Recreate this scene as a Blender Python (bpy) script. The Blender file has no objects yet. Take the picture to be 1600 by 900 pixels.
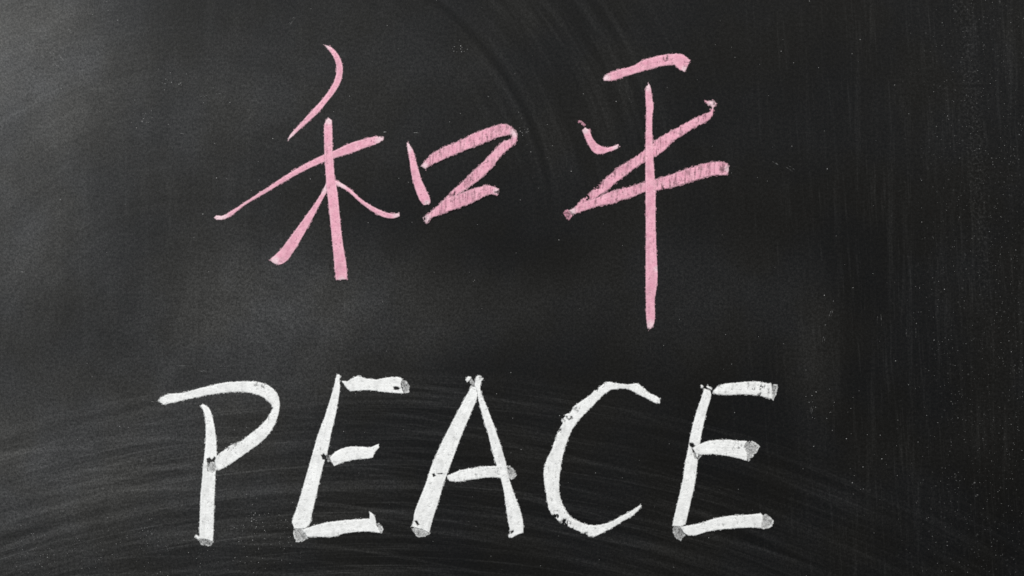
import bpy, math
import numpy as np

# ------------------------------------------------------------------ scale
# the board is photographed square-on; one photo pixel is half a millimetre on it
PX = 0.0005
ZC = 1.40                      # height of the picture centre above the floor
def bx(u): return (u - 800.0) * PX
def bz(v): return (450.0 - v) * PX

scene = bpy.context.scene
col = scene.collection

# ------------------------------------------------------------------ camera
cam_d = bpy.data.cameras.new('camera')
cam = bpy.data.objects.new('camera', cam_d); col.objects.link(cam)
cam.location = (0.0, -1.60, ZC)
cam.rotation_euler = (math.radians(90), 0, 0)
cam_d.sensor_width = 36.0
cam_d.lens = 36.0 * 1.60 / 0.80
cam_d.clip_start = 0.01; cam_d.clip_end = 50
scene.camera = cam

# ------------------------------------------------------------------ world and lamps
w = bpy.data.worlds.new('World'); scene.world = w; w.use_nodes = True
bgn = w.node_tree.nodes['Background']
bgn.inputs[0].default_value = (0.95, 0.98, 1.0, 1); bgn.inputs[1].default_value = 0.03

def area(name, loc, target, size, size_y, power, colr):
    d = bpy.data.lights.new(name, 'AREA'); d.shape = 'RECTANGLE'
    d.size = size; d.size_y = size_y; d.energy = power; d.color = colr
    o = bpy.data.objects.new(name, d); col.objects.link(o)
    o.location = loc
    dx, dy, dz = (target[i] - loc[i] for i in range(3))
    yaw = math.atan2(dx, dy); hyp = math.hypot(dx, dy)
    o.rotation_euler = (math.radians(90) + math.atan2(dz, hyp), 0, -yaw)
    return o
area('window_light', (-2.75, -2.9, ZC + 1.5), (0, 0, ZC), 1.3, 1.5, 168, (0.96, 0.985, 1.0))
area('fill_light', (1.3, -1.35, ZC + 2.7), (0.1, 0, ZC), 1.4, 1.0, 146, (1.0, 0.985, 0.96))  # added fill from high right, evens the brightness of the chalk

vs = scene.view_settings
vs.view_transform = 'Standard'; vs.look = 'None'; vs.exposure = 0.0; vs.gamma = 1.0
vs.use_curve_mapping = False

# ------------------------------------------------------------------ node helpers
class NT:
    def __init__(s, m):
        s.t = m.node_tree; s.n = s.t.nodes; s.l = s.t.links
    def node(s, typ, **kw):
        n = s.n.new(typ)
        for k, v in kw.items(): setattr(n, k, v)
        return n
    def put(s, n, i, v):
        if isinstance(v, bpy.types.NodeSocket): s.l.new(v, n.inputs[i])
        else: n.inputs[i].default_value = v
    def m(s, op, a, b=0.0, c=0.0, clamp=False):
        n = s.node('ShaderNodeMath', operation=op, use_clamp=clamp)
        s.put(n, 0, a); s.put(n, 1, b); s.put(n, 2, c)
        return n.outputs[0]
    def add(s, a, b): return s.m('ADD', a, b)
    def sub(s, a, b): return s.m('SUBTRACT', a, b)
    def mul(s, a, b): return s.m('MULTIPLY', a, b)
    def ss(s, x, lo, hi, a=0.0, b=1.0):
        n = s.node('ShaderNodeMapRange', interpolation_type='SMOOTHSTEP')
        s.put(n, 0, x); s.put(n, 1, lo); s.put(n, 2, hi); s.put(n, 3, a); s.put(n, 4, b)
        return n.outputs[0]
    def xyz(s, x, y, z=0.0):
        n = s.node('ShaderNodeCombineXYZ'); s.put(n, 0, x); s.put(n, 1, y); s.put(n, 2, z)
        return n.outputs[0]
    def noise(s, vec, scale, detail=2.0, rough=0.5, dist=0.0):
        n = s.node('ShaderNodeTexNoise', noise_dimensions='3D')
        s.put(n, 'Vector', vec); s.put(n, 'Scale', scale); s.put(n, 'Detail', detail)
        s.put(n, 'Roughness', rough); s.put(n, 'Distortion', dist)
        return n.outputs[0]
    def mix(s, f, a, b):
        n = s.node('ShaderNodeMix', data_type='RGBA')
        s.put(n, 0, f); s.put(n, 6, a); s.put(n, 7, b)
        return n.outputs[2]

def new_mat(name):
    m = bpy.data.materials.new(name); m.use_nodes = True
    return m, NT(m), m.node_tree.nodes['Principled BSDF']

# ------------------------------------------------------------------ blackboard material
def board_material():
    m, t, p = new_mat('chalk_dusted_slate')
    tc = t.node('ShaderNodeTexCoord')
    sep = t.node('ShaderNodeSeparateXYZ'); t.l.new(tc.outputs['Object'], sep.inputs[0])
    U = t.add(t.mul(sep.outputs[0], 1 / PX / 100), 8.0)        # hundreds of half-millimetres
    V = t.sub(4.5, t.mul(sep.outputs[2], 1 / PX / 100))
    P = t.xyz(U, V)
    def blob(cu, cv, ru, rv, amp):                              # a cloud of rubbed-in dust
        du = t.mul(t.sub(U, cu), 1 / ru); dv = t.mul(t.sub(V, cv), 1 / rv)
        r = t.m('SQRT', t.add(t.mul(du, du), t.mul(dv, dv)))
        return t.ss(r, 0.0, 1.0, amp, 0.0)
    def polar(cu, cv, fr, fa, seed):                            # streaks left by the eraser's swing
        du = t.sub(U, cu); dv = t.sub(V, cv)
        r = t.m('SQRT', t.add(t.mul(du, du), t.mul(dv, dv)))
        a = t.m('ARCTAN2', dv, du)
        return r, t.xyz(t.mul(r, fr), t.mul(a, fa), seed)
    big = t.noise(P, 0.35, 4, 0.55)
    mid = t.noise(P, 1.6, 4, 0.6, 0.4)
    fine = t.noise(P, 22, 3, 0.7)
    grain = t.noise(t.xyz(t.mul(U, 1.5), V, 3.0), 34, 2, 0.7)
    # rubbed dust clouds; those at the left also paint in some of the sheen
    d = t.mul(t.ss(big, 0.3, 0.7), 0.022)
    for b in ((-0.4, 0.6, 3.4, 3.6, 0.42), (0.2, 3.9, 2.2, 2.0, 0.16), (4.4, 4.9, 3.4, 1.9, 0.20),
              (2.4, 2.6, 4.0, 4.0, 0.07), (3.6, 1.6, 2.2, 1.6, 0.06), (1.0, 7.2, 6.0, 2.8, 0.21), (6.0, 1.2, 3.0, 2.4, 0.06),
              (7.6, 4.9, 2.6, 1.2, 0.06), (10.8, 4.6, 2.6, 1.6, 0.05), (12.7, 5.6, 0.7, 2.2, 0.05)):
        d = t.add(d, blob(*b))
    smear = t.noise(t.xyz(t.add(U, t.mul(V, 0.5)), t.mul(V, 0.45), 5.0), 1.1, 5, 0.62, 0.8)
    d = t.mul(d, t.ss(mid, 0.25, 0.75, 0.80, 1.20))
    d = t.mul(d, t.ss(smear, 0.28, 0.72, 0.84, 1.18))
    # low swing of the eraser under the writing
    r1, v1 = polar(6.0, 26.75, 5.0, 2.2, 1.0)
    s1 = t.noise(v1, 1.0, 5, 0.72)
    r1b, v1b = polar(6.0, 26.75, 15.0, 2.6, 7.0)
    s1b = t.noise(v1b, 1.0, 4, 0.7)
    r1w = t.add(r1, t.mul(t.sub(big, 0.5), 0.5))
    band = t.ss(r1w, 21.1, 20.5)
    rc, vc = polar(3.0, 31.0, 6.0, 4.0, 11.0)                  # a flatter pass crossing the first
    sc = t.noise(vc, 1.0, 5, 0.7, 0.3)
    patch = t.ss(t.noise(P, 0.55, 3, 0.5), 0.38, 0.62, 0.60, 1.0)
    band = t.mul(band, patch)
    fade = t.ss(U, 0.0, 14.5, 1.0, 0.26)
    st1 = t.mul(t.mul(t.ss(s1, 0.46, 0.72), band), t.mul(fade, 0.17))
    st1b = t.mul(t.mul(t.ss(s1b, 0.53, 0.78), band), t.mul(fade, 0.29))
    d = t.mul(d, t.m('SUBTRACT', 1.0, t.mul(t.mul(t.ss(s1, 0.55, 0.3), band), 0.6)))
    d = t.add(d, t.add(st1, st1b))
    d = t.add(d, t.mul(t.mul(t.ss(sc, 0.48, 0.75), band), t.mul(fade, 0.20)))
    # upper swing round the first character
    r2, v2 = polar(3.94, 3.75, 4.5, 1.8, 4.0)
    s2 = t.noise(v2, 1.0, 4, 0.65)
    sect = t.mul(t.ss(r2, 3.6, 4.6), t.ss(r2, 8.5, 6.0))
    sect = t.mul(sect, t.mul(t.ss(V, 4.2, 1.5), t.ss(U, 4.0, 6.0)))
    d = t.add(d, t.mul(t.mul(t.ss(s2, 0.42, 0.78), sect), 0.075))
    line = t.m('ABSOLUTE', t.sub(r2, t.add(4.70, t.mul(t.sub(mid, 0.5), 0.06))))
    dark = t.mul(t.ss(line, 0.10, 0.0), t.mul(t.ss(V, 3.6, 2.6), t.ss(U, 6.2, 6.9)))
    # the same swing carries on, fainter, over the left of the board
    r4, v4 = polar(3.2, 6.5, 9.0, 2.6, 13.0)
    s4 = t.noise(v4, 1.0, 5, 0.7, 0.2)
    lz = t.mul(t.ss(U, 7.5, 4.5), t.ss(V, 6.4, 5.0))
    d = t.mul(d, t.add(1.0, t.mul(t.mul(t.sub(s4, 0.5), lz), 1.1)))
    # up-and-down wiping at the right
    vv = t.noise(t.xyz(t.mul(U, 7.0), t.mul(V, 0.35), 2.0), 1.0, 4, 0.7)
    right = t.ss(U, 11.5, 14.2)
    d = t.add(d, t.mul(t.mul(t.ss(vv, 0.5, 0.78), right), 0.055))
    lean = t.add(U, t.mul(V, -0.06))
    v3 = t.noise(t.xyz(t.mul(lean, 19.0), t.mul(V, 0.8), 6.0), 1.0, 3, 0.6)
    d = t.add(d, t.mul(t.mul(t.ss(v3, 0.52, 0.8), t.ss(U, 10.0, 14.0)), 0.06))
    edge = t.m('ABSOLUTE', t.sub(t.add(U, t.mul(t.sub(V, 1.0), -0.07)), 15.15))
    d = t.add(d, t.mul(t.mul(t.ss(edge, 0.22, 0.0), t.ss(V, 7.0, 2.0)), t.mul(t.ss(fine, 0.45, 0.7), 0.075)))
    # and a lighter up-and-down wiping at the left
    vl = t.noise(t.xyz(t.mul(U, 5.0), t.mul(V, 0.5), 9.0), 1.0, 4, 0.7)
    left = t.mul(t.ss(U, 7.0, 3.0), t.ss(V, 6.2, 5.2))
    d = t.add(d, t.mul(t.mul(t.ss(vl, 0.48, 0.75), left), 0.045))
    # loose speckle, thickest toward the right-hand rail
    vor = t.node('ShaderNodeTexVoronoi', feature='F1'); t.put(vor, 'Vector', P); t.put(vor, 'Scale', 14.0)
    spk = t.ss(vor.outputs['Distance'], 0.34, 0.05)
    pick = t.ss(t.noise(P, 9.0, 2, 0.6), 0.52, 0.7)
    spd = t.add(t.mul(t.ss(U, 13.6, 15.2), 0.20), 0.03)
    d = t.add(d, t.mul(t.mul(spk, pick), spd))
    # grain breaks all the dust up
    d = t.mul(d, t.ss(fine, 0.25, 0.75, 0.55, 1.45))
    d = t.mul(d, t.ss(grain, 0.25, 0.75, 0.50, 1.5))
    d = t.mul(d, t.m('SUBTRACT', 1.0, t.mul(dark, 0.75)))
    d = t.mul(t.m('MINIMUM', d, 0.8), 0.42)
    hue = t.noise(P, 0.8, 2, 0.5)
    slate = t.mix(t.ss(hue, 0.35, 0.65), (0.0026, 0.0024, 0.0019, 1), (0.0019, 0.0022, 0.0027, 1))
    slate = t.mix(t.mul(t.ss(grain, 0.35, 0.7), t.ss(fine, 0.3, 0.65)), slate, (0.0055, 0.0052, 0.0047, 1))
    dustc = t.mix(t.ss(hue, 0.38, 0.62), (0.305, 0.300, 0.288, 1), (0.297, 0.298, 0.302, 1))
    c = t.mix(d, slate, dustc)
    t.l.new(c, p.inputs['Base Color'])
    ro = t.add(t.mul(t.ss(fine, 0.2, 0.8), 0.06), t.add(0.385, t.mul(d, 0.8)))
    t.l.new(t.m('MINIMUM', ro, 0.9), p.inputs['Roughness'])
    p.inputs['Specular IOR Level'].default_value = 0.34
    bmp = t.node('ShaderNodeBump'); bmp.inputs['Strength'].default_value = 0.22
    bmp.inputs['Distance'].default_value = 0.0004
    h = t.add(t.mul(grain, 0.6), t.add(t.mul(fine, 0.5), t.mul(s1, t.mul(band, 0.2))))
    t.l.new(h, bmp.inputs['Height']); t.l.new(bmp.outputs[0], p.inputs['Normal'])
    return m

# ------------------------------------------------------------------ chalk materials
def chalk_material(name, base, low, pale):
    m, t, p = new_mat(name)
    tc = t.node('ShaderNodeTexCoord'); O = tc.outputs['Object']
    cov = t.node('ShaderNodeAttribute', attribute_name='cover').outputs['Fac']
    pal = t.node('ShaderNodeAttribute', attribute_name='pale').outputs['Fac']
    n1 = t.noise(O, 900, 3, 0.7); n2 = t.noise(O, 240, 3, 0.6)
    c = t.mix(t.ss(n2, 0.3, 0.75), base, low)
    c = t.mix(t.mul(pal, 0.85), c, pale)
    ton = t.node('ShaderNodeAttribute', attribute_name='tone').outputs['Fac']
    hs = t.node('ShaderNodeHueSaturation'); t.put(hs, 'Value', ton); t.put(hs, 'Color', c); c = hs.outputs[0]
    t.l.new(c, p.inputs['Base Color'])
    p.inputs['Roughness'].default_value = 0.95
    p.inputs['Specular IOR Level'].default_value = 0.12
    a = t.add(t.mul(cov, 1.32), t.mul(t.sub(n1, 0.54), 1.1))
    a = t.m('ADD', a, 0.0, clamp=True)
    t.l.new(a, p.inputs['Alpha'])
    bmp = t.node('ShaderNodeBump'); bmp.inputs['Strength'].default_value = 0.35
    bmp.inputs['Distance'].default_value = 0.0004
    t.l.new(t.add(n1, n2), bmp.inputs['Height']); t.l.new(bmp.outputs[0], p.inputs['Normal'])
    return m

M_BOARD = board_material()
M_PINK = chalk_material('pink_chalk', (0.80, 0.425, 0.515, 1), (0.71, 0.325, 0.425, 1), (0.80, 0.60, 0.645, 1))
M_WHITE = chalk_material('white_chalk', (0.90, 0.90, 0.89, 1), (0.82, 0.82, 0.81, 1), (0.90, 0.90, 0.90, 1))

def tag(o, label=None, cat=None, group=None, kind=None):
    if label: o['label'] = label
    if cat: o['category'] = cat
    if group: o['group'] = group
    if kind: o['kind'] = kind

# ------------------------------------------------------------------ the board
def make_board():
    W, H, T, B = 2.4, 1.2, 0.018, 0.003
    x0, x1, z0, z1 = -W / 2, W / 2, -H / 2, H / 2
    v = [(x0 + B, 0, z0 + B), (x1 - B, 0, z0 + B), (x1 - B, 0, z1 - B), (x0 + B, 0, z1 - B),
         (x0, B, z0), (x1, B, z0), (x1, B, z1), (x0, B, z1),
         (x0, T, z0), (x1, T, z0), (x1, T, z1), (x0, T, z1)]
    f = [(0, 1, 2, 3), (11, 10, 9, 8)]
    for k in range(4):
        n = (k + 1) % 4
        f += [(4 + k, 4 + n, n, k), (8 + k, 8 + n, 4 + n, 4 + k)]
    me = bpy.data.meshes.new('blackboard'); me.from_pydata(v, [], f); me.update()
    me.materials.append(M_BOARD)
    o = bpy.data.objects.new('blackboard', me); col.objects.link(o)
    o.location = (0, 0, ZC)
    tag(o, 'black chalkboard surface with smeared grey chalk dust behind the writing', kind='structure')
make_board()

# ------------------------------------------------------------------ stroke meshing
CELL = 0.7
def vnoise(X, Y, px, py, seed):
    """smooth value noise with periods px, py (in photo pixels)"""
    r = np.random.default_rng(seed)
    gx = X / px; gy = Y / py
    i0 = np.floor(gx).astype(int); j0 = np.floor(gy).astype(int)
    fx = gx - i0; fy = gy - j0
    fx = fx * fx * (3 - 2 * fx); fy = fy * fy * (3 - 2 * fy)
    i0 -= i0.min(); j0 -= j0.min()
    T = r.random((i0.max() + 2, j0.max() + 2))
    return (T[i0, j0] * (1 - fx) + T[i0 + 1, j0] * fx) * (1 - fy) + (T[i0, j0 + 1] * (1 - fx) + T[i0 + 1, j0 + 1] * fx) * fy

def sstep(x, a, b):
    t = np.clip((x - a) / (b - a), 0, 1); return t * t * (3 - 2 * t)

def smooth_poly(pts):
    """curve through the outline, keeping real corners sharp"""
    P = np.array(pts, float); n = len(P); out = []
    d = np.roll(P, -1, 0) - P; L = np.hypot(d[:, 0], d[:, 1]) + 1e-9; D = d / L[:, None]
    corner = [(D[i - 1] @ D[i]) < 0.72 for i in range(n)]
    for i in range(n):
        j = (i + 1) % n
        def tan(k, side):
            if corner[k]: return D[i] * L[i]
            t = D[k - 1] + D[k]; t /= np.hypot(*t) + 1e-9
            return t * L[i]
        m0, m1 = tan(i, 1), tan(j, -1)
        k = max(1, int(L[i] / 5))
        for q in range(k):
            s = q / k; s2 = s * s; s3 = s2 * s
            out.append((2*s3-3*s2+1) * P[i] + (s3-2*s2+s) * m0 + (-2*s3+3*s2) * P[j] + (s3-s2) * m1)
    return np.array(out)

def sdf(poly, X, Y):
    """signed distance, positive inside"""
    d2 = np.full(X.shape, 1e9); ins = np.zeros(X.shape, bool)
    n = len(poly)
    for i in range(n):
        ax, ay = poly[i]; bx_, by_ = poly[(i + 1) % n]
        ex, ey = bx_ - ax, by_ - ay
        l2 = ex * ex + ey * ey + 1e-12
        t = np.clip(((X - ax) * ex + (Y - ay) * ey) / l2, 0, 1)
        d2 = np.minimum(d2, (X - ax - t * ex) ** 2 + (Y - ay - t * ey) ** 2)
        if abs(ey) > 1e-9:
            c = ((ay > Y) != (by_ > Y)) & (X < ex * (Y - ay) / ey + ax)
            ins ^= c
    return np.where(ins, 1, -1) * np.sqrt(d2)

SEED = [10]
def stroke_mesh(name, pts, origin, layer=0, dens=1.0, rag=0.8, hatch=0.0, thin=(), pale=(), holes=(), edge_pale=0.0, mottle=0.0, grow=0.0, thick=0.00028):
    SEED[0] += 17; sd = SEED[0]
    poly = smooth_poly(pts)
    lo = poly.min(0) - 4; hi = poly.max(0) + 4
    gx = np.arange(lo[0], hi[0], CELL); gy = np.arange(lo[1], hi[1], CELL)
    X, Y = np.meshgrid(gx, gy, indexing='ij')
    s = sdf(poly, X, Y)
    Xs = X + 0.05 * Y
    nh = vnoise(Xs, Y, 2.6, 22, sd) * 0.55 + vnoise(Xs, Y, 1.5, 9, sd + 1) * 0.45
    n1 = vnoise(X, Y, 4, 4, sd + 2) * 0.5 + vnoise(X, Y, 1.6, 1.6, sd + 3) * 0.5
    n2 = vnoise(X, Y, 14, 14, sd + 4)
    d = s - 0.05 + grow + rag * (n1 - 0.5) * 1.6 + hatch * 7.0 * (nh - 0.5)
    cov = sstep(d, -0.9, 1.9 + 1.8 * hatch)
    ctr = poly.mean(0); ev, ew = np.linalg.eigh(np.cov((poly - ctr).T)); ax = ew[:, 1]
    al = (X - ctr[0]) * ax[0] + (Y - ctr[1]) * ax[1]; ac = -(X - ctr[0]) * ax[1] + (Y - ctr[1]) * ax[0]
    ga = vnoise(ac, al, 2.6, 34, sd + 5) * 0.6 + vnoise(ac, al, 1.5, 12, sd + 6) * 0.4
    gx2 = vnoise(X, Y, 3.5, 3.5, sd + 7); gm = 0.5 * gx2 + 0.5 * vnoise(X, Y, 1.5, 2.0, sd + 8)
    inner = 1.02 - 0.12 * n2 - 0.16 * n1 - 0.26 * sstep(gm, 0.57, 0.84) - 0.12 * sstep(ga, 0.58, 0.85)
    tone = 0.90 + 0.16 * (ga - 0.5) + 0.12 * (n2 - 0.5) + 0.14 * (gm - 0.5) + 0.09 * sstep(s, 3.0, 0.8)  # last term paints a lit rim along the stroke edges
    tone -= hatch * 0.38 * (nh - 0.42)
    if mottle:
        inner = inner * (1 - mottle + 2.1 * mottle * sstep(gm, 0.25, 0.75)) * (1 + 0.5 * sstep(s, 2.4, 0.6) * sstep(n1, .4, .6))
    inner -= hatch * 0.68 * sstep(nh, 0.42, 0.74) * sstep(n2 + 0.4 * n1, 0.05, 0.7)
    fr = sstep(s + 1.6 * (n1 - 0.5), -2.4, 0.2) * sstep(gm + 0.3 * (n1 - .5), 0.50, 0.72)
    cov = np.maximum(cov * inner, 0.34 * fr * (1 - 0.0 * s)) * dens
    tone = tone + 0.015 - 0.10 * sstep(vnoise(X, Y, 6, 9, sd + 9), 0.55, 0.95)
    for (cx, cy, r, k) in thin:
        q = np.hypot(X - cx, Y - cy) / r + (n1 - 0.5) * 0.9
        cov *= 1 - np.minimum(1.0, (1 - k) * 1.9) * sstep(q, 1.15, 0.3) * sstep(gm + 0.35 * (nh - 0.5), 0.40, 0.62)
    for h in holes:
        hs = sdf(smooth_poly(h), X, Y) + (n1 - 0.5) * 1.6
        cov *= 1 - 0.9 * sstep(hs, -1.2, 0.9)
    pl = np.zeros(X.shape)
    for (cx, cy, r) in pale:
        pl = np.maximum(pl, sstep(np.hypot(X - cx, Y - cy) / r + (n1 - 0.5) * 0.4, 1.0, 0.2))
    pl = np.maximum(pl, edge_pale * sstep(s, 3.2, 0.4))
    # cells to keep
    cc = (cov[:-1, :-1] + cov[1:, :-1] + cov[:-1, 1:] + cov[1:, 1:]) / 4
    keep = cc > 0.12
    nx, ny = X.shape
    vid = np.arange(nx * ny).reshape(nx, ny)
    I, J = np.nonzero(keep)
    # photo v grows downward, so this order faces the viewer (-y)
    quads = np.stack([vid[I, J + 1], vid[I + 1, J + 1], vid[I + 1, J], vid[I, J]], 1)
    height = 0.00012 + layer * 0.00010 + thick * np.clip(cov, 0, 1) * (0.75 + 0.5 * n1)
    ox, oz = origin
    top = np.stack([bx(X).ravel() - ox, -height.ravel(), bz(Y).ravel() - oz], 1)
    K = np.zeros((keep.shape[0] + 2, keep.shape[1] + 2), bool); K[1:-1, 1:-1] = keep
    edges = []
    for di, dj, a, b in ((-1, 0, (0, 0), (0, 1)), (1, 0, (1, 1), (1, 0)), (0, -1, (1, 0), (0, 0)), (0, 1, (0, 1), (1, 1))):
        m_ = keep & ~K[1 + di:K.shape[0] - 1 + di, 1 + dj:K.shape[1] - 1 + dj]
        i, j = np.nonzero(m_)
        edges.append(np.stack([vid[i + a[0], j + a[1]], vid[i + b[0], j + b[1]]], 1))
    E = np.concatenate(edges)
    nv = nx * ny
    skirt = np.stack([E[:, 1], E[:, 0], E[:, 0] + nv, E[:, 1] + nv], 1)
    bot = top.copy(); bot[:, 1] = 0.0003
    V = np.concatenate([top, bot]); F = np.concatenate([quads, skirt])
    used = np.unique(F); remap = np.full(len(V), -1); remap[used] = np.arange(len(used))
    V = V[used]; F = remap[F]
    C = np.concatenate([cov.ravel(), cov.ravel()])[used]
    A = np.concatenate([pl.ravel(), pl.ravel()])[used]
    TN = np.concatenate([tone.ravel(), tone.ravel()])[used]
    me = bpy.data.meshes.new(name)
    me.vertices.add(len(V)); me.vertices.foreach_set('co', V.astype(np.float32).ravel())
    me.loops.add(F.size); me.loops.foreach_set('vertex_index', F.astype(np.int32).ravel())
    me.polygons.add(len(F)); me.polygons.foreach_set('loop_start', np.arange(0, F.size, 4, dtype=np.int32))
    me.update(calc_edges=True)
    for nm, arr in (('cover', C), ('pale', A), ('tone', TN)):
        at = me.attributes.new(nm, 'FLOAT', 'POINT'); at.data.foreach_set('value', arr.astype(np.float32))
    me.polygons.foreach_set('use_smooth', np.ones(len(F), bool))
    return me

def glyph(name, label, cat, group, mat, strokes, **defaults):
    allp = np.concatenate([np.array(s['p'], float) for s in strokes])
    cu = (allp[:, 0].min() + allp[:, 0].max()) / 2; vb = allp[:, 1].max()
    root = bpy.data.objects.new(name, None); col.objects.link(root)
    root.empty_display_size = 0.02
    root.location = (bx(cu), 0, ZC + bz(vb))
    tag(root, label, cat, group)
    org = (bx(cu), bz(vb))
    for i, s in enumerate(strokes):
        kw = dict(defaults); kw.update({k: v for k, v in s.items() if k not in ('p', 'tips', 'name')})
        kw.setdefault('layer', i)
        me = stroke_mesh(s.get('name', 'chalk_stroke'), s['p'], org, **kw); me.materials.append(mat)
        o = bpy.data.objects.new(s.get('name', 'chalk_stroke'), me); col.objects.link(o); o.parent = root
        for tp in s.get('tips', ()):
            dn = tp[1] if isinstance(tp, tuple) and isinstance(tp[1], float) else 0.40
            pp = tp[0] if isinstance(tp, tuple) and isinstance(tp[1], float) else tp
            tm = stroke_mesh('smudged_tip', pp, org, layer=kw['layer'] - 0.6, dens=dn * 1.2, grow=1.3, rag=1.6, mottle=0.30, thick=0.0001,
                             thin=[(pp[0][0], pp[0][1], 6, 0.5)])
            tm.materials.append(mat)
            to = bpy.data.objects.new('smudged_tip', tm); col.objects.link(to); to.parent = o
    return root

# ------------------------------------------------------------------ the two pink characters
glyph('chalk_character', 'pink chalk Chinese character of a slashed tree shape beside an open box', 'character',
      'pink chalk characters', M_PINK, [
    dict(p=[(506,69.6),(515,72),(524,79),(532,91),(536,108),(533,127),(525,142),(512,159),(496,178),(476,196),(449,221),
            (450,216),(468,194),(486,174),(504,154),(517,136),(524,120),(525,102),(520,88),(512,77)],
         pale=[(506,70,20),(449,219,36)], rag=0.45),
    dict(p=[(334,340),(338,336),(346,337),(360,330),(388,312),(420,291),(452,270),(480,254),(506,241),(522,235),(548,223),
            (572,216),(590,212.4),(600,213.6),(600.4,218),(596,222),(572,231),(548,240),(522,248),(506,254),(476,267),
            (444,285),(412,304),(380,323),(358,340),(346,344),(338,344)],
         pale=[(340,340,26),(597,217,16)], thin=[(592,216,5,.5),(598,220,6,.55),(583,221,4,.7)], rag=0.6, hatch=0.10),
    dict(p=[(510,280),(509,286),(498,308),(480,334),(464,356),(446,380),(440,388),(421,406),(426,411),(436,414),(446,410),
            (460,392),(480,358),(496,328),(510,302),(517,290),(519,280)], pale=[(428,410,14),(505,292,18)], rag=0.5),
    dict(p=[(521,280),(530,284),(546,294),(566,312),(586,324),(604,332),(616,333.6),(624,332.4),(625,338),(616,341.6),
            (600,340),(582,331),(564,318),(544,300),(532,293),(521,288)], pale=[(624,336,16),(534,289,14)], rag=0.6),
    dict(p=[(513.6,184),(519,188),(520,210),(520,230),(522,260),(524,280),(527,296),(532,344),(536,380),(542,416),(543,437),
            (524.4,438),(522,412),(518,370),(512,310),(510,296),(509,276),(507,250),(506,210),(506,200),(509,188)],
         pale=[(514,186,14),(534,438,9)], rag=0.45),
    dict(p=[(635,223),(638,222),(642,228),(646,235),(652,256),(658,278),(666,296),(673,316),(672,319),(662,321),(656,314),
            (648,294),(642,270),(639,248),(636,232)], pale=[(638,228,16),(667,318,8)], rag=0.7, hatch=0.1),
    dict(p=[(657,260),(661,255),(672,242),(692,230),(716,220),(740,208),(764,199),(786,193.6),(796,195.6),(804,203),(809,213),
            (806,224),(796,233),(784,244),(768,264),(750,281),(732,294),(716,305),(700,316),(690,318),(697,308),(706,298),
            (724,282),(740,266),(758,249),(776,230),(787,220),(798,217),(800,213),(799,211),(780,215),(752,226),(726,236),(700,247),
            (680,256),(669,261),(666,266)], pale=[(661,261,14),(805,208,12)], hatch=0.42, rag=0.7,
         thin=[(712,305,7,.6),(700,311,6,.5)]),
    dict(p=[(659,340),(668,334),(682,322),(698,309),(710,306),(724,300),(740,294),(760,289),(772,291),(780,295),(780,302),
            (776,306),(768,304),(750,312),(732,320),(708,329),(684,338),(672,343),(667,351),(663,346)], hatch=0.42, rag=0.7,
         pale=[(664,343,14),(777,299,9)], thin=[(777,300,5,.6),(661,341,4,.5)]),
], edge_pale=0.35)

glyph('chalk_character', 'pink chalk Chinese character with one tall vertical stroke crossing a slanted Z shape', 'character',
      'pink chalk characters', M_PINK, [
    dict(p=[(942,122),(946,117),(968,108),(990,102),(1004,94),(1028,87),(1046,84),(1068,85),(1079,94),(1077,100),(1070,113),
            (1062,110),(1054,102),(1040,103),(1012,110),(980,119),(956,127),(943,127)], hatch=0.25, rag=0.7,
         pale=[(945,122,12),(1070,110,9)], thin=[(1040,90,7,.7),(1074,98,8,.75)]),
    dict(p=[(909,204),(914,199),(922,203),(925,214),(932,223),(944,230),(956,229),(966,225),(970,229),(964,233),(950,238),
            (938,241.6),(928,239),(918,224)], rag=0.7, pale=[(914,203,10),(964,230,12)], thin=[(968,229,5,.6)],
         tips=[([(902,190),(908,188.5),(915,195),(913,197),(907,192.5)], 0.30)]),
    dict(p=[(1100,156),(1106,158),(1114,156),(1121,161),(1120,165),(1116,168),(1115,180),(1111,186),(1090,198),(1070,210),
            (1052,222),(1036,238),(1020,248),(1004,256),(984,270),(964,286),(944,302),(932,310),(910,320),(900,324),(902,318),
            (920,302),(942,282),(966,261),(988,247),(1008,233),(1022,220),(1048,204),(1072,191),(1096,179),(1108,175),
            (1111.6,168),(1106,164),(1100,160)], hatch=0.52, rag=0.7, pale=[(1112,162,13)],
         thin=[(1103,158,5,.7),(1119,162,5,.7),(935,293,8,.6),(915,309,8,.5),(955,272,7,.7)]),
    dict(p=[(888,329),(906,318),(930,309),(950,300),(980,292),(1008,284),(1026,279),(1052,271),(1076,262),(1100,255),(1122,252),
            (1138,255),(1139.6,268),(1136,274),(1110,276),(1080,285),(1052,293),(1026,299),(1008,301),(984,310),(972,313),
            (962,318),(940,322),(916,329),(896,336)], hatch=0.48, rag=0.7, pale=[(892,331,14),(1138,264,10)],
         thin=[(1128,266,6,.7),(1035,294,7,.7)],
         tips=[([(879,332),(887,328.5),(894,337),(888,344)], 0.34)]),
    dict(p=[(1013,128),(1016,134),(1020,158),(1021.6,168),(1020,178),(1020,220),(1021,240),(1022,260),(1024.5,300),(1024.5,340),
            (1026,393),(1027.6,435),(1025.5,454),(1023.4,467),(1021,509),(1012.8,518),(1010.7,509),(1008.6,458),(1008.6,382),
            (1008.6,340),(1008,260),(1009,180),(1009,170),(1009.6,134)], rag=0.5,
         pale=[(1013,132,16),(1016,512,18),(1027,420,8)], thin=[(1013,129,6,.5),(1014,516,6,.6)]),
], edge_pale=0.25)

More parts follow.
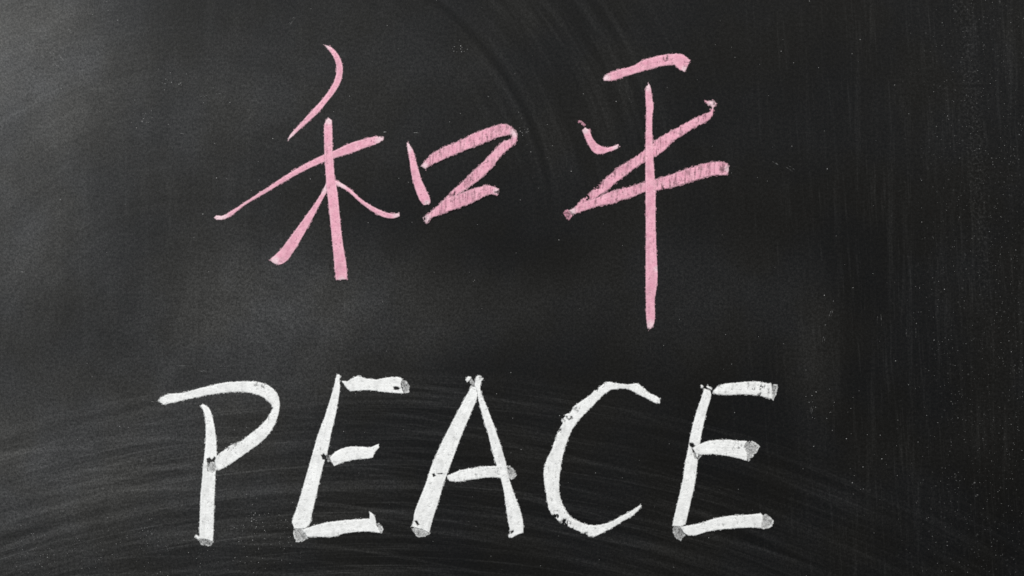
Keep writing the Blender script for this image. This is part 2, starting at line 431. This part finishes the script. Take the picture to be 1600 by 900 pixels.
# ------------------------------------------------------------------ the white word
WG = 'white chalk letters of the word'
glyph('chalk_letter', 'white chalk letter P with an open bowl, first in its word', 'letter', WG, M_WHITE, [
    dict(p=[(313,634),(316.7,631),(321,632.5),(326.7,636.7),(331,646.7),(335,663),(338,686.7),(339,713),(337.5,735),(336.7,752),
            (335,793),(334,830),(333,847),(323,843),(308,842.5),(304,838),(306.7,835),(311,838),(311.7,810),(313,777),(316,743),
            (316.7,730),(319,710),(321,687),(321,663),(319,646.7),(316,638)], rag=0.6, layer=1,
         holes=[[(323,717),(328,714),(331,718),(335,713),(341,720),(340,733),(331,739),(324,736)]],
         tips=[([(323,724),(331,722),(339,724),(339,733),(331,739),(325,736)], 0.40),
               ([(309,843),(323,842),(333,846),(330,852),(320,852),(311,847)], 0.28)]),
    dict(p=[(246.7,626.7),(250,621.7),(264,615.3),(285,613.7),(298,610),(313,605.8),(333,600.8),(356.7,596.7),(380,595.3),
            (400,595.8),(415,600),(428,607.5),(436,620),(437.5,631.7),(435,650),(428,666.7),(415,685),(396.7,700),(373,716.7),
            (360,725.8),(346.7,733.3),(340,735.8),(336,727),(337,714),(341,710),(350,703),(361.7,694),(371.7,691.7),(390,678),
            (406.7,665),(418,651.7),(426,638),(421.7,630),(411.7,621.7),(396.7,615.8),(376.7,613),(353,614),(326.7,617.5),
            (300,623),(273,629),(255,633)], rag=1.0, hatch=0.14, layer=0,
         thin=[(402,602,6,.75),(412,603,6,.65),(357,702,6,.7),(366,696,7,.75)]),
])
glyph('chalk_letter', 'white chalk letter E between the P and the A', 'letter', WG, M_WHITE, [
    dict(p=[(526,585),(530,584.7),(532.5,588),(531,592),(531.7,603),(529,625),(525,648),(518,676.7),(511.7,708),(506.7,723),
            (501.7,743),(495,773),(488,803),(484,820),(476.7,826),(460,826),(456,816.7),(461.7,798),(470,771.7),(478,743),
            (487,712),(496.7,678),(506.7,651.7),(515,625),(521.7,603),(524,592)], rag=0.6,
         holes=[[(501,711),(506,708.5),(511,713),(515,713),(514,719),(504,718)]],
         tips=[([(458,825),(472,824),(474,830),(481,841),(473,846),(463,846),(459,835)], 0.36)]),
    dict(p=[(533,595),(543,595),(553,589),(563,587.5),(570,591),(581.7,591.7),(588,593),(596.7,591),(625,589.7),(629,592.5),
            (626.7,600),(631,615),(616.7,614.7),(596.7,612.5),(573,610),(560,611),(546.7,611.7),(541.7,606.7)], rag=0.9,
         holes=[[(614,604),(622,604),(626,607),(622,610),(615,609)]],
         tips=[([(628,594),(635,596.7),(639,603),(639,612),(631,614)], 0.30)]),
    dict(p=[(515,715),(523,706.7),(533,701),(546.7,697.5),(563,697.5),(580,698),(585,696),(592.5,693),(592.5,700),(585,708),
            (583,715),(576.7,716.7),(560,718),(543,721),(530,725),(522.5,728.7),(518,723)], rag=0.8,
         tips=[([(509,713),(517,712),(520,720),(513,721)], 0.20)]),
    dict(p=[(471.7,827.5),(484,823),(506.7,816.7),(531.7,813),(556.7,811),(577.5,810),(576.7,799),(580,800),(586.7,808),(588,816.7),
            (587.5,820),(591.7,825),(595,833),(580,831),(556.7,831.7),(536.7,834),(520,839),(498,839),(480,839)], rag=0.9,
         tips=[([(587,817),(595,820),(599,826.7),(596,832),(591,824)], 0.30)]),
])
glyph('chalk_letter', 'white chalk letter A with a crumbled apex', 'letter', WG, M_WHITE, [
    dict(p=[(736.7,603),(745,605),(746,620),(738,641.7),(726.7,668),(716.7,693),(707.5,718),(703,730),(695,751.7),(686.7,780),
            (678,806.7),(671,833),(660,828),(650,825),(641.7,823),(645,816.7),(646.7,803),(655,780),(665,755),(673,730),(680,713),
            (688,695),(703,665),(718,636.7),(730,615)], rag=0.55,
         holes=[[(647,813.5),(651,813.5),(656,820),(652,821)],[(675,741),(679,739.5),(681,743),(677,746)],
                [(681,740.5),(690,739),(696,741),(690,741)]],
         tips=[([(644,826),(660,828),(670,834),(661,839),(651.7,838)], 0.34)]),
    dict(p=[(741.7,595),(744,588),(748,586),(756,591),(752.5,596.7),(751,608),(756.7,625),(763,640),(771.7,663),(781.7,693),
            (790,720),(796.7,750),(805,775),(811.7,793),(817.5,815),(818,833),(810,835),(800,841),(794,839),(796.7,831.7),(794,818),
            (790,790),(785,760),(778,735),(770.5,712),(761.7,676.7),(753,648),(746.7,623),(745,611.7),(741,601.7)], rag=0.8,
         holes=[[(798,830),(803,828),(803,832),(798,834)]], thin=[(753,592,5,.6)]),
    dict(p=[(696.7,743),(705,740),(720,734),(736.7,731),(756.7,728),(776.7,727.5),(795,727.5),(791,733),(794,741.7),(796.7,748),
            (786.7,747.5),(770,746),(750,748),(730,751),(713,753),(701,751.7)], rag=1.0, hatch=0.15,
         thin=[(780,736,7,.7),(772,733,5,.75),(786,746,5,.5)],
         tips=[([(791,733),(796.7,729),(804,735),(807.5,743),(800,749),(794,744)], 0.34)]),
    dict(name='chalk_crumb', p=[(726.7,594),(731,587),(736.7,589),(734,595),(730,598)], rag=1.0, layer=1,
         tips=[([(735,590),(738,594),(742,600),(739,603),(735,599)], 0.30)]),
])
glyph('chalk_letter', 'white chalk letter C as a single open curve', 'letter', WG, M_WHITE, [
    dict(p=[(1032,622.8),(1025,618),(1016.7,615),(1005.8,605.7),(995.7,598.4),(988.7,599.4),(976,600),(963.8,598.7),(949.8,596.3),
            (942,600),(931,605.7),(923,615.8),(907.8,626.7),(893.8,637.6),(890.7,645),(881,648.5),(876.7,656),(878,661),(872,673),
            (867,687),(861,703),(853,720),(850,730),(849,746.7),(851.7,765),(855,786.7),(860,801.7),(871.7,814),(888,823),(905,831),
            (920,838),(928,839),(938,835),(956.7,825),(976.7,813),(991.7,804),(1003,791),(1000.8,788),(988,796.7),(973,805),
            (953,815),(936.7,819.7),(923,820),(910,816.7),(893,808),(883,795),(876.7,780),(874,765),(875,743),(876.7,730),(880,711.7),
            (884.5,696.7),(892,676.5),(903,659),(917,643.8),(932.7,628),(945,615.8),(956,609.6),(970,608),(984,609.6),(996.5,616.6),
            (1009,622),(1023,629.8),(1031.5,630.6)], rag=1.1, hatch=0.06,
         thin=[(931,606,7,.35),(941,602,5,.5),(882,652,8,.5),(891,653,6,.55),(877,660,6,.5),(875,672,5,.6),(868,806,9,.35),(882,818,9,.4),
               (853,775,6,.6),(893,825,5,.5),(915,834,6,.6),(902,640,6,.75)]),
])
glyph('chalk_letter', 'white chalk letter E after the C, last in its word', 'letter', WG, M_WHITE, [
    dict(p=[(1100,606.7),(1110,610),(1111.7,616.7),(1106.7,635),(1101.7,655),(1096.7,678),(1094,693),(1092,708),(1090,725),
            (1085.8,756.7),(1080,783),(1073,813),(1071,820),(1063,823),(1050,821.7),(1052.5,810),(1060,778),(1066.7,748),(1070,723),
            (1075,700),(1078,681.7),(1083,660),(1090,636.7),(1096,620)], rag=0.6,
         holes=[[(1077,692),(1083,692),(1087,697),(1081,700),(1078,697)],[(1081,701),(1085,704),(1089,714),(1096,712),(1092,719),(1085,716)]],
         tips=[([(1051,821),(1065,822),(1070,836.7),(1063,844),(1055,838)], 0.28),
               ([(1081.7,703),(1086,708),(1097,712),(1090,718),(1085,715)], 0.22)]),
    dict(p=[(1112.5,613),(1120,604),(1130,600),(1150,597.5),(1170,595.8),(1186.7,595.8),(1196.7,598),(1205,599),(1206.7,610),
            (1206.7,624),(1196.7,621.7),(1180,618),(1156.7,616.7),(1130,618),(1118,616.7)], rag=0.9, hatch=0.22,
         thin=[(1189,605,6,.55),(1176,607,4,.6),(1188,616,5,.6),(1200,612,5,.7)],
         tips=[([(1205,600),(1214,602),(1212.5,617),(1208,625),(1204,614)], 0.32)]),
    dict(p=[(1081.7,700),(1096.7,691.7),(1113,687.5),(1133,686.7),(1153,688),(1168,689),(1163,696.7),(1166.7,706.7),(1168,721),
            (1153,716.7),(1133,712.5),(1110,710),(1095,711),(1085,706.7)], rag=0.8, hatch=0.10,
         thin=[(1155,698,6,.7),(1151,690,4,.7)],
         tips=[([(1166.7,690.5),(1175,690),(1186.7,698),(1180,708),(1169,720),(1166,707),(1162.5,697)], 0.36)]),
    dict(p=[(1064,823),(1073,820.8),(1093,817.5),(1113,810.8),(1136.7,805.8),(1160,804),(1180,803),(1189,801.7),(1192.5,805),
            (1191,815),(1190,825.8),(1185,825),(1163,825),(1138,826.7),(1118,829),(1103,831.7),(1090,835.8),(1076.7,837.5),(1068,833)],
         rag=0.9, hatch=0.06,
         tips=[([(1191.7,805.8),(1198,804),(1208,814),(1205,821.7),(1196.7,825.8),(1190,825)], 0.38)]),
    dict(name='chalk_crumb', p=[(1094,602),(1096,600.5),(1099,603),(1098,606),(1095,606)], rag=0.8, layer=1),
    dict(name='chalk_crumb', p=[(1103,604),(1105,602),(1109,604),(1113,607),(1111,609.5),(1106,607)], rag=0.8, layer=1),
])

# ------------------------------------------------------------------ loose chalk dust clinging to the board
def make_dust():
    r = np.random.default_rng(5)
    V, F, C = [], [], []
    def fleck(u, v, a, asp=1.0, rot=0.0, c=0.6, n=6):
        b = len(V)
        for k in range(n):
            t = 2 * math.pi * k / n; q = 0.75 + 0.5 * r.random()
            x = a * asp * q * math.cos(t); y = a * q * math.sin(t)
            V.append((bx(u + x * math.cos(rot) - y * math.sin(rot)), 0.0001, bz(v + x * math.sin(rot) + y * math.cos(rot)))); C.append(c)
        V.append((bx(u), -0.00025, bz(v))); C.append(c)
        C[-n-1:] = [c * 0.85] * (n + 1)
        for k in range(n): F.append((b + (k + 1) % n, b + k, b + n))
    for _ in range(1000):                       # right-hand side
        u = 1600 - abs(r.normal(0, 75)) + 15; v = r.uniform(-30, 930)
        fleck(u, v, r.uniform(0.4, 0.95), c=r.uniform(0.06, 0.28))
    for _ in range(260):
        u = 1478 + r.normal(0, 22); fleck(u, r.uniform(-30, 930), r.uniform(0.4, 0.85), c=r.uniform(0.1, 0.35))
    for _ in range(330):                       # everywhere
        fleck(r.uniform(-20, 1620), r.uniform(-20, 920), r.uniform(0.5, 1.15), c=r.uniform(0.12, 0.42))
    for _ in range(330):                       # under the P and first E
        uu = r.uniform(20, 470); fleck(uu, 868 - 0.06 * uu + r.normal(0, 24), r.uniform(0.4, 1.0), c=r.uniform(0.1, 0.36))
    for (u, v, n, sx) in ((225, 185, 14, 8), (140, 30, 5, 30), (1285, 620, 9, 14), (1350, 740, 8, 30), (720, 75, 12, 8), (815, 205, 14, 9), (400, 820, 24, 18), (1330, 660, 10, 25), (270, 130, 12, 14)):
        for _ in range(n): fleck(u + r.normal(0, sx), v + r.normal(0, sx * 0.7), r.uniform(0.5, 1.2), c=r.uniform(0.18, 0.5))
    # stray scratches
    for (u, v, L, ang, c) in ((600, 207, 9, 4, .34), (648, 208, 14, 2, .20), (822, 207, 8, 95, .26), (96, 92, 17, 48, .16), (82, 84, 14, 50, .13),
                              (110, 48, 10, 30, .18), (285, 572, 26, 8, .17), (318, 579, 15, 10, .18), (350, 572, 14, 5, .12), (240, 627, 8, 0, .25),
                              (1300, 490, 22, 108, .16), (1285, 530, 18, 105, .14), (1268, 640, 22, 105, .12), (1235, 262, 22, 30, .12), (1382, 500, 30, 91, .11), (1420, 520, 26, 90, .12),
                              (1523, 755, 9, -32, .22), (1528, 774, 7, 5, .22), (1344, 62, 6, 0, .2), (452, 36, 16, -52, .16), (460, 28, 9, -35, .16), (318, 150, 18, -22, .16), (345, 146, 14, -6, .12), (92, 104, 16, 46, .17), (45, 112, 12, 20, .14), (36, 425, 10, 10, .2), (1210, 255, 20, 26, .16), (285, 209, 6, 8, .35)):
        for q in range(2):
            fleck(u + r.normal(0, L * .18), v + r.normal(0, .9), 0.75, asp=L / 1.6 * r.uniform(.6, 1), rot=math.radians(ang + r.normal(0, 3)), c=c * 0.62, n=10)
    me = bpy.data.meshes.new('chalk_dust'); me.from_pydata(V, [], F); me.update()
    at = me.attributes.new('cover', 'FLOAT', 'POINT'); at.data.foreach_set('value', np.array(C, np.float32))
    at = me.attributes.new('pale', 'FLOAT', 'POINT')
    at = me.attributes.new('tone', 'FLOAT', 'POINT'); at.data.foreach_set('value', np.full(len(V), 0.75, np.float32))
    me.materials.append(M_WHITE)
    o = bpy.data.objects.new('chalk_dust', me); col.objects.link(o); o.location = (0, 0, ZC)
    tag(o, 'loose white chalk dust flecks clinging to the blackboard', 'chalk dust', kind='stuff')
make_dust()
